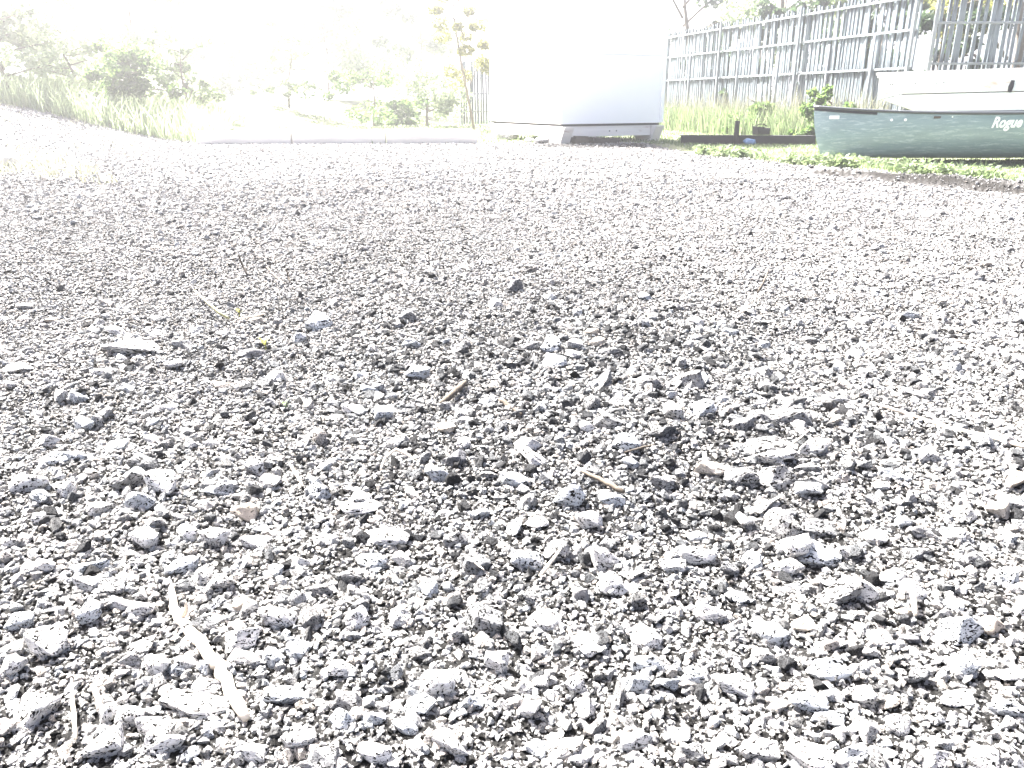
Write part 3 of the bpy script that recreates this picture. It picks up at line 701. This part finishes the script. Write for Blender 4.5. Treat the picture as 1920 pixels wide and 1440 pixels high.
# ------------------------------------------------------------------ old white skiff behind the canoe
def skiff():
    Y0 = 9.05
    b = atY(1652, 141, Y0)
    zt = b.z
    r = empty('skiff', (b.x, Y0, ht(b.x + 1, Y0)), R(-24)); tag(r, 'old white painted wooden skiff with a raked square bow resting behind the green canoe', 'boat')
    r.rotation_euler = (0, R(-1.3), R(-24)); zt -= r.location.z
    L_s, Wd = 3.7, 1.15
    low = zt - .245; mid_ = zt - .20; kz = zt - .60
    # side planks as thick boards in local x,z ; near side y=0, far side y=Wd
    for y0, y1 in ((0, .03), (Wd - .03, Wd)):
        pl_ = MB().prism([(0, zt), (L_s, zt + .0), (L_s + .03, mid_ + .010), (.22, mid_ + .010), (.02, low)], y0, y1).build('upper_plank', M_BOAT, r, bevel=.004)
        if y0 == 0: near_pl = pl_
        MB().prism([(.05, low + .002), (.24, mid_), (L_s, mid_), (L_s, kz), (1.0, kz), (.40, lerp(low, kz, .35))], y0 + .008, y1 - .006 if y0 == 0 else y1).build('lower_plank', M_BOAT, r, bevel=.004)
        MB().box((L_s / 2, (y0 + y1) / 2, zt + .012), (L_s + .06, .06, .024)).build('gunwale', M_BOAT, r, bevel=.004)
    MB().box((L_s / 2 + .11, .02, mid_ + .005), (L_s - .26, .012, .009)).build('seam', M_TWIGD, r)
    MB().prism([(0.0, zt - .005), (.03, zt - .005), (.05, low + .004), (.02, low + .004)], .032, Wd - .032).build('bow_board', M_BOAT, r)
    MB().prism([(.05, low - .004), (.40, lerp(low, kz, .35) - .004), (1.0, kz - .004), (L_s, kz - .004), (L_s, kz + .014), (1.0, kz + .014), (.40, lerp(low, kz, .35) + .014), (.05, low + .012)], .03, Wd - .03).build('bottom', M_BOATIN, r)
    MB().box((L_s - .02, Wd / 2, (zt + kz) / 2), (.03, Wd - .07, zt - kz - .04)).build('stern_board', M_BOAT, r)
    for x in (1.1, 2.4): MB().box((x, Wd / 2, zt - .14), (.25, Wd - .066, .025)).build('thwart', M_BOATIN, r)
    MB().tube([(1.22, -.006, zt - .20), (1.225, -.012, zt - .15), (1.235, -.006, zt - .09)], [.018, .024, .016], 8).build('rowlock_block', M_DKWOOD, near_pl)
    for x in (.12, .14, .36, .55, .62, 1.5): MB().tube([(x, -.001, zt - .09 - .05 * (x % .3)), (x, -.004, zt - .09 - .05 * (x % .3))], .006, 6).build('nail_head', M_DKWOOD, near_pl)
    # trestles
    for x, lab in ((1.15, 'timber bearer under the bow half of the white skiff'), (3.1, 'timber bearer under the stern half of the white skiff')):
        p = r.location + Matrix.Rotation(R(-24), 3, 'Z') @ Vector((x, Wd / 2, 0)); zz = ht(p.x, p.y)
        hgt = kz + r.location.z + x * math.sin(R(1.3)) - zz - .008
        o = MB().box((0, 0, hgt / 2), (.14, Wd + .1, hgt)).build('timber_bearer', M_DKWOOD, bevel=.01); o.location = (p.x, p.y, zz); o.rotation_euler = (0, 0, R(-24)); tag(o, lab, 'timber')
skiff()

# ------------------------------------------------------------------ board fence
def fence(P, hgt, label, name='board_fence', step=.066, posts=True, mat=None):
    root = empty(name, (P[0][0], P[0][1], 0)); tag(root, label, 'fence')
    shapes = []
    for k in range(6):
        h = hgt + random.uniform(-.03, .02); w = .042 + random.uniform(-.012, .008)
        shapes.append(MB().prism([(-w / 2, .03), (w / 2, .03), (w / 2, h - .02), (w * .25, h), (-w * .3, h - .005), (-w / 2, h - .03)], -.011, .011).mesh('board', mat or M_FENCE))
    o0 = Vector((P[0][0], P[0][1], 0))
    for a, b in zip(P[:-1], P[1:]):
        a = Vector((*a, 0)); b = Vector((*b, 0)); d = (b - a); ln = d.length; d.normalize(); an = math.atan2(d.y, d.x); nrm = Vector((-d.y, d.x, 0))
        if nrm.y > 0: nrm = -nrm
        for i in range(int(ln / step)):
            p = a + d * (i + .5) * step
            o = link('board', random.choice(shapes), root, (p - o0) + Vector((0, 0, ht(p.x, p.y))) + nrm * random.uniform(-.004, .004))
            o.rotation_euler = (random.gauss(0, .008), random.gauss(0, .012), an + (math.pi if random.random() < .5 else 0))
        for z in (.3, hgt * .5, hgt * .74, hgt - .10):
            m = (a + b) / 2 - o0 + nrm * .032
            o = MB().box((0, 0, 0), (ln, .025, .028)).build('rail', M_POST, root, bevel=.004); o.location = m + Vector((0, 0, z)); o.rotation_euler = (0, 0, an)
        np_ = max(2, int(ln / 1.9))
        for i in range(np_ + 1):
            p = a + d * (ln * i / np_) - o0 + nrm * .08
            o = MB().box((0, 0, hgt / 2), (.038, .038, hgt + .05)).build('post', M_POST, root, bevel=.006); o.location = p; o.rotation_euler = (0, 0, an)
    return root
f0 = atY(1240, 233, 18.2); f1 = atY(1690, 262, 10.9)
fence([(f0.x, f0.y), (f1.x, f1.y)], 1.86, 'weathered blue grey board fence running along the right side of the yard')
fence([(f1.x + .12, f1.y - .1), (f1.x + 7, f1.y - .4)], 1.95, 'weathered grey board fence across the back of the two boats')
f2 = atY(868, 225, 19.0); f3 = atY(1000, 225, 18.6)
fence([(f2.x, f2.y), (f3.x, f3.y)], 1.35, 'short stretch of low grey board fence showing past the left of the shed')
# stakes in front of the fence
for i, (px, top, Y) in enumerate(((1285, 97, 16.4), (1373, 78, 14.6), (1446, 97, 13.6), (1537, 82, 12.6), (1617, 64, 11.6))):
    b = atY(px, 240, Y); z = ht(b.x, Y); tz = atY(px, top, Y).z
    o = MB().tube([(0, 0, 0), (.004, 0, (tz - z) * .5), (.0, .004, tz - z)], [.022, .022, .018], 8).build('fence_stake', M_POST, smooth_=True, loc=(b.x, Y, z - .01))
    tag(o, 'thin pale round stake standing in front of the board fence', 'stake', 'thin stakes along the fence')

# ------------------------------------------------------------------ things on the grass between shed and canoe
p0 = G(1276, 271); p1 = G(1526, 272)
d_ = (p1 - p0); o = MB().box((0, 0, .055), (d_.length, .11, .12)).build('dark_beam', M_DKWOOD, bevel=.01)
o.location = ((p0 + p1) / 2).x, ((p0 + p1) / 2).y, ht(((p0 + p1) / 2).x, ((p0 + p1) / 2).y) ; o.rotation_euler = (0, 0, math.atan2(d_.y, d_.x)); tag(o, 'long dark tarred beam lying on the grass between shed and canoe', 'beam')
BY = p0.y
q = atY(1379, 272, BY - .12); zz = ht(q.x, q.y); o = MB().box((0, 0, .14), (.055, .05, .31)).build('stake', M_DKWOOD, bevel=.005, loc=(q.x, q.y, zz)); tag(o, 'short dark square stake standing against the dark beam', 'stake')
q = atY(1424, 262, BY + .02)
cr = empty('black_crate', (q.x, BY - .02, ht(q.x, BY) + .115), R(12)); tag(cr, 'small black open crate tipped up on the dark beam', 'crate')
for c, d in (((0, 0, .012), (.17, .14, .02)), ((-.08, 0, .06), (.012, .14, .09)), ((.08, 0, .05), (.012, .14, .075)), ((0, .065, .055), (.15, .012, .08)), ((0, -.065, .045), (.15, .012, .06))):
    MB().box(c, d).build('panel', M_BLACK, cr, bevel=.003)
MB().tube([(-.08, 0, .10), (-.05, 0, .13), (.02, 0, .135), (.075, 0, .105)], .007, 6).build('handle', M_BLACK, cr)
q = atY(1405, 272, BY - .14); o = link('blue_rag', rock_mesh('blue_rag', 931, 26, .1, 2, .14, M_BLUEP, .6)); o.location = (q.x, q.y, ht(q.x, q.y) + .03); o.scale = (.085, .05, .05); tag(o, 'crumpled pale blue plastic rag lying against the dark beam', 'rag')
q = G(1515, 268); o = MB().tube([(0, 0, .02), (.12, .02, .022), (.22, .02, .02)], [.018, .018, .018], 8).build('pipe', M_POST, smooth_=True, loc=(q.x - .02, q.y - .15, ht(q.x, q.y))); tag(o, 'short grey pipe at the end of the dark beam by the canoe', 'pipe')

# ------------------------------------------------------------------ pale edging timbers left of the shed
e0 = G(372, 270); e1 = G(898, 268)
for i in range(3):
    a = e0.lerp(e1, i / 3); b = e0.lerp(e1, (i + 1) / 3 - .004); d = b - a; m = (a + b) / 2; zz = ht(m.x, m.y)
    o = MB().box((0, 0, .075), (d.length, .16, .17)).build('edging_timber', M_KERB, bevel=.012); o.location = (m.x, m.y + random.uniform(-.02, .02), zz); o.rotation_euler = (0, R(random.uniform(-.3, .3)), math.atan2(d.y, d.x))
    tag(o, ['pale low edging timber running out of the weedy bank', 'pale low edging timber, middle one of the row along the gravel', 'pale low edging timber ending at the back of the shed skid'][i], 'timber')

# pale block, dark pipe on the far left
q = G(8, 312); o = link('pale_block', rock_mesh('pale_block', 77, 14, .12, 2, .03, M_BLOCK)); o.location = (q.x, q.y, ht(q.x, q.y) + .07); o.scale = (.14, .10, .10); tag(o, 'chunky white block lying in the dry weeds of the bank', 'block')
# leaning pole
pb = atY(160, 120, 15.0); pt_ = atY(203, -30, 15.0); zb_ = ht(pb.x, 15)
dd = (pt_ - pb); P = [pb + dd * t for t in ((zb_ - pb.z) / dd.z - .02, .5, 1, 1.6)]
o = MB().tube([p - P[0] for p in P], .022, 8).build('leaning_pole', M_POLE, smooth_=True, loc=P[0]); tag(o, 'thin pale blue pole leaning above the weedy bank', 'pole')

# ------------------------------------------------------------------ vegetation
def leaves_mesh(name, centers, size, mat, updir=.3, aspect=.55, rs=None):
    n = len(centers); rs = rs or rng
    nrm = rs.normal(0, 1, (n, 3)); nrm[:, 2] = np.abs(nrm[:, 2]) + updir; nrm /= np.linalg.norm(nrm, axis=1)[:, None]
    t = np.cross(nrm, rs.normal(0, 1, (n, 3))); t /= np.linalg.norm(t, axis=1)[:, None]
    b = np.cross(nrm, t); s = size * rs.uniform(.6, 1.35, n)[:, None]
    fold = nrm * s * .12
    v = np.stack([centers - t * s, centers + b * s * aspect + fold, centers + t * s, centers - b * s * aspect + fold], 1).reshape(-1, 3)
    f = np.arange(4 * n).reshape(n, 4); f = np.vstack([f[:, [0, 1, 2]], f[:, [0, 2, 3]]])
    me = bpy.data.meshes.new(name); me.from_pydata(v.tolist(), [], f.tolist()); me.update()
    tint_attr(me, np.repeat(rs.uniform(0, 1, n), 4)); me.materials.append(mat); return me
def tree(x, y, h, spread, n, mat, label, name='tree', size=.06, trunk=.08, low=.25, group=None, clumps=26, limbs=9):
    z = ht(x, y); r = empty(name, (x, y, z)); tag(r, label, 'tree' if 'tree' in name else 'bush', group)
    mb = MB(); top = Vector((random.uniform(-.1, .1) * h, random.uniform(-.1, .1) * h, h * .92))
    tr = [Vector((0, 0, -.05)), Vector((random.gauss(0, .03) * h, random.gauss(0, .03) * h, h * .3)), top * .6 + Vector((random.gauss(0, .03) * h, 0, 0)), top]
    mb.tube(tr, [trunk, trunk * .8, trunk * .5, trunk * .12], 8)
    tips = []
    for k in range(limbs):
        t = low * .8 + (.9 - low * .8) * (k + random.random()) / limbs
        st = tr[0].lerp(top, t); an = random.uniform(0, 6.28); ln = spread * random.uniform(.6, 1.05) * (1.1 - .5 * t)
        e = st + Vector((math.cos(an) * ln, math.sin(an) * ln, h * random.uniform(.04, .2))); m = st.lerp(e, .5) + Vector((0, 0, random.uniform(-.02, .06) * h))
        mb.tube([st, m, e], [trunk * .4, trunk * .25, trunk * .06], 5); tips += [m, e, st.lerp(e, .75)]
    mb.build('trunk', M_BARK, r, True)
    cl = [tips[random.randrange(len(tips))] + Vector((random.gauss(0, .16) * spread, random.gauss(0, .16) * spread, random.gauss(0, .07) * h)) for _ in range(clumps)]
    c = np.array([[p.x, p.y, p.z] for p in cl]); idx = rng.integers(0, len(c), n); rad = rng.uniform(.12, .3, len(c)) * spread
    d = rng.normal(0, 1, (n, 3)); d /= np.linalg.norm(d, axis=1)[:, None]; d[:, 2] *= .7
    pts = c[idx] + d * (rad[idx] * rng.uniform(.2, 1, n) ** .5)[:, None]
    pts[:, 2] = np.maximum(pts[:, 2], .05)
    link('crown', leaves_mesh('crown', pts, size, mat), r)
    return r
def bush(x, y, h, w, n, mat, label, size=.045, group=None): return tree(x, y, h, w, n, mat, label, 'bush', size, .03, .05, group, 30, 12)
def P_(px, Y): return atY(px, 230, Y).x
# left and behind
bush(P_(30, 12.0), 12.0, 1.5, 1.1, 4200, M_LEAFP, 'pale bush on the bank above the chunky white block')
bush(P_(150, 13.2), 13.2, 1.2, 1.0, 3600, M_LEAFP, 'low pale green bush at the foot of the leaning pole')
bush(P_(265, 12.6), 12.6, 1.0, .9, 3600, M_LEAF, 'low green bush on the bank right of the leaning pole')
bush(P_(360, 13.5), 13.5, 1.25, .8, 3200, M_LEAFP, 'round green bush at the end of the weedy bank')
bush(P_(545, 18.5), 18.5, 1.7, .9, 2600, M_LEAFP, 'tall loose bush standing alone beyond the lawn')
bush(P_(700, 18.0), 18.0, 1.2, 1.1, 3000, M_LEAF, 'low spreading bush beyond the lawn')
bush(P_(800, 18.3), 18.3, 1.4, 1.0, 3000, M_LEAFP, 'green bush beyond the lawn beside the low board fence')
tree(P_(890, 16.0), 16.0, 3.6, .8, 5200, M_LEAFY, 'sparse yellow leaved tree rising just left of the white shed', size=.04, trunk=.026, low=.3, limbs=20, clumps=34)
tree(P_(-30, 14.5), 14.5, 4.6, 1.6, 6500, M_LEAFY, 'yellow green tree overhanging the left end of the bank', size=.06, low=.4)
bush(P_(270, 17.0), 17.0, 3.6, 1.5, 6500, M_LEAFP, 'tall pale bushy thicket behind the bushes of the bank', .06)
bush(P_(80, 18.0), 18.0, 3.2, 1.8, 6500, M_LEAFP, 'wide pale thicket behind the leaning pole', .06)
bush(P_(620, 24.0), 24.0, 3.9, 2.2, 6500, M_LEAFP, 'broad pale thicket far behind the lawn', .08)
bush(P_(440, 27.0), 27.0, 4.6, 2.6, 7000, M_LEAFP, 'far pale thicket behind the tall loose bush', .085)
bush(P_(790, 27.0), 27.0, 4.4, 2.4, 7000, M_LEAFP, 'far pale thicket left of the yellow leaved tree', .085)
# behind the fence, right
tree(P_(1285, 20.5), 20.5, 4.6, 1.5, 6000, M_LEAFD, 'dark green tree behind the fence at the corner of the white shed', size=.075, low=.3)
tree(P_(1450, 18.0), 18.0, 4.8, 1.8, 6000, M_LEAFP, 'pale green tree behind the middle of the fence', size=.075, low=.3)
tree(P_(1640, 15.5), 15.5, 4.8, 1.7, 6000, M_LEAFP, 'light leaved tree behind the corner of the fence', size=.07, low=.3)
tree(P_(1870, 12.6), 12.6, 4.0, 1.2, 5600, M_LEAFY, 'yellow leaved tree leaning over the fence above the skiff', size=.055, low=.25)
for i in range(6):
    t = (i + .5) / 6; bx, by = f0.x + (f1.x - f0.x) * t + .95, f0.y + (f1.y - f0.y) * t + .35
    bush(bx, by, 1.75 + .3 * (i % 3), .8, 3400, M_LEAFD, 'dark leafy bush growing close behind the long board fence', .06, 'bushes behind the long fence')
bush(P_(1560, 10.9), 10.9, .62, .42, 2200, M_LEAF, 'green weed clump at the fence foot left of the skiff bow', .035)
bush(P_(1420, 13.6), 13.6, .6, .5, 2200, M_LEAF, 'green weed clump at the fence foot behind the dark stake', .04)

def blades(name, x, y, h, w, mat, lean=.35, label=None, cat='grass', seg=2):
    n = len(x); z = HT(x, y); an = rng.uniform(0, 6.283, n); ln = rng.normal(0, lean, (n, 2)) * h[:, None]
    sx, sy = np.cos(an) * w / 2, np.sin(an) * w / 2
    b = np.stack([x, y, z - .01], -1); s = np.stack([sx, sy, np.zeros(n)], -1)
    m = b + np.stack([ln[:, 0] * .35, ln[:, 1] * .35, h * .55], -1); t = b + np.stack([ln[:, 0], ln[:, 1], h * (1 - .15 * rng.uniform(0, 1, n))], -1)
    v = np.stack([b - s, b + s, m + s * .8, m - s * .8, t], 1).reshape(-1, 3)
    k = np.arange(n)[:, None] * 5
    q = (k + np.array([[0, 1, 2, 3]])).tolist(); tr = (k + np.array([[3, 2, 4]])).tolist()
    me = bpy.data.meshes.new(name); me.from_pydata(v.tolist(), [], q + tr); me.update()
    tint_attr(me, np.repeat(rng.uniform(0, 1, n), 5)); me.materials.append(mat); o = link(name, me); return tag(o, label, cat, kind='stuff')
# turf on the right, near band and around the canoe
n = 60000
x = rng.uniform(1.2, 8.2, n); y = rng.uniform(4.2, 11.5, n)
k = (rng.uniform(0, 1, n) < grassw(x, y) ** 1.5) & (x < .75 * y + 1) & ~((x < 2.05) & (y > 9.0))
x, y = x[k], y[k]; e = np.interp(x, EX, EY); near = np.exp(-((y - e - .35) / .45) ** 2)
blades('grass', x, y, (.035 + .07 * near * (.5 + vnoise(x * 4, y * 4, 51) + .5)) * rng.uniform(.6, 1.4, len(x)), np.full(len(x), .009), M_GRASS, .45, 'green grass growing along the right edge of the gravel around the canoe')
n = 50000
y = 10.8 + 11 * rng.uniform(0, 1, n); x = rng.uniform(-.8, .75, n) * y
k = (rng.uniform(0, 1, n) < grassw(x, y)); x, y = x[k], y[k]
blades('lawn_grass', x, y, .05 * rng.uniform(.5, 1.4, len(x)), np.full(len(x), .018), M_GRASS, .5, 'short sunlit lawn grass beyond the gravel on both sides of the shed')
# broad leaved ground cover along the gravel edge
n = 2600; x = rng.uniform(1.5, 6.5, n); e = np.interp(x, EX, EY); y = e + np.abs(rng.normal(.12, .30, n)) - .05
cl = (vnoise(x * 3, y * 3, 77) > -.05) & ~((x < 2.0) & (y > 9.2)); x, y = x[cl], y[cl]; n = len(x)
pts = np.stack([x, y, HT(x, y) + rng.uniform(.01, .085, n)], -1)
o = link('ground_cover', leaves_mesh('ground_cover', np.repeat(pts, 4, 0) + rng.normal(0, .03, (4 * n, 3)) * [1, 1, .5], .026, M_GRASS, .6)); tag(o, 'low broad leaved weeds along the gravel edge in front of the canoe', 'weeds', kind='stuff')
# tall grass at the fence foot
n = 9000; t = rng.uniform(0, 1, n); x = f0.x + (f1.x - f0.x) * t - .25 - np.abs(rng.normal(0, .28, n)); y = f0.y + (f1.y - f0.y) * t - .15
blades('tall_grass', x, y, .42 * rng.uniform(.4, 1.3, n), np.full(n, .014), M_GRASS, .28, 'tall green grass along the foot of the board fence')
n = 2200; t = rng.uniform(0, 1, n) ** .8; x = f0.x + (f1.x - f0.x) * t - .2 - np.abs(rng.normal(0, .2, n)); y = f0.y + (f1.y - f0.y) * t - .2
blades('dry_stalks', x, y, .62 * rng.uniform(.5, 1.35, n), np.full(n, .011), M_DRY, .16, 'tall pale dry stalks standing against the board fence', 'weeds')
# dry weeds on the left bank
n = 2600; px = -60 + 330 * rng.uniform(0, 1, n) ** 1.5; py = 240 + 85 * rng.uniform(0, 1, n); dd = [G(a, b, .06) for a, b in zip(px, py)]
x = np.array([d.x for d in dd]); y = np.array([d.y for d in dd]); k = vnoise(x * 2.1, y * 2.1, 88) > -.08 + .1 * (px > 160); x, y = x[k], y[k]
blades('dry_weeds', x, y, .10 * rng.uniform(.4, 1.4, len(x)), np.full(len(x), .012), M_DRY, .5, 'yellow dry weeds on the stony bank at the left of the yard', 'weeds')
n = 9000; px = rng.uniform(-60, 420, n); py = 165 + 95 * rng.uniform(0, 1, n); y = 11.2 + 3 * rng.uniform(0, 1, n); x = np.array([atY(a, 230, b).x for a, b in zip(px, y)])
blades('bank_grass', x, y, .38 * rng.uniform(.3, 1.4, n), np.full(n, .014), M_LEAFP, .4, 'tall pale green grass on the bank behind the dry weeds', 'grass')

# ------------------------------------------------------------------ sunlit haze over the whole yard
hz = MB().box((0, 0, 3.6), (1100, 1100, 9.6)).build('haze', bpy.data.materials.new('haze_air'))
hm = hz.data.materials[0]; hm.use_nodes = True; hm.node_tree.nodes.clear()
pv = hm.node_tree.nodes.new('ShaderNodeVolumePrincipled'); pv.inputs['Color'].default_value = (.97, .98, 1, 1); pv.inputs['Density'].default_value = .0125; pv.inputs['Anisotropy'].default_value = .84
ho = hm.node_tree.nodes.new('ShaderNodeOutputMaterial'); hm.node_tree.links.new(pv.outputs[0], ho.inputs['Volume'])
tag(hz, 'thin bright sunlit haze in the air over the yard', 'haze', kind='stuff')
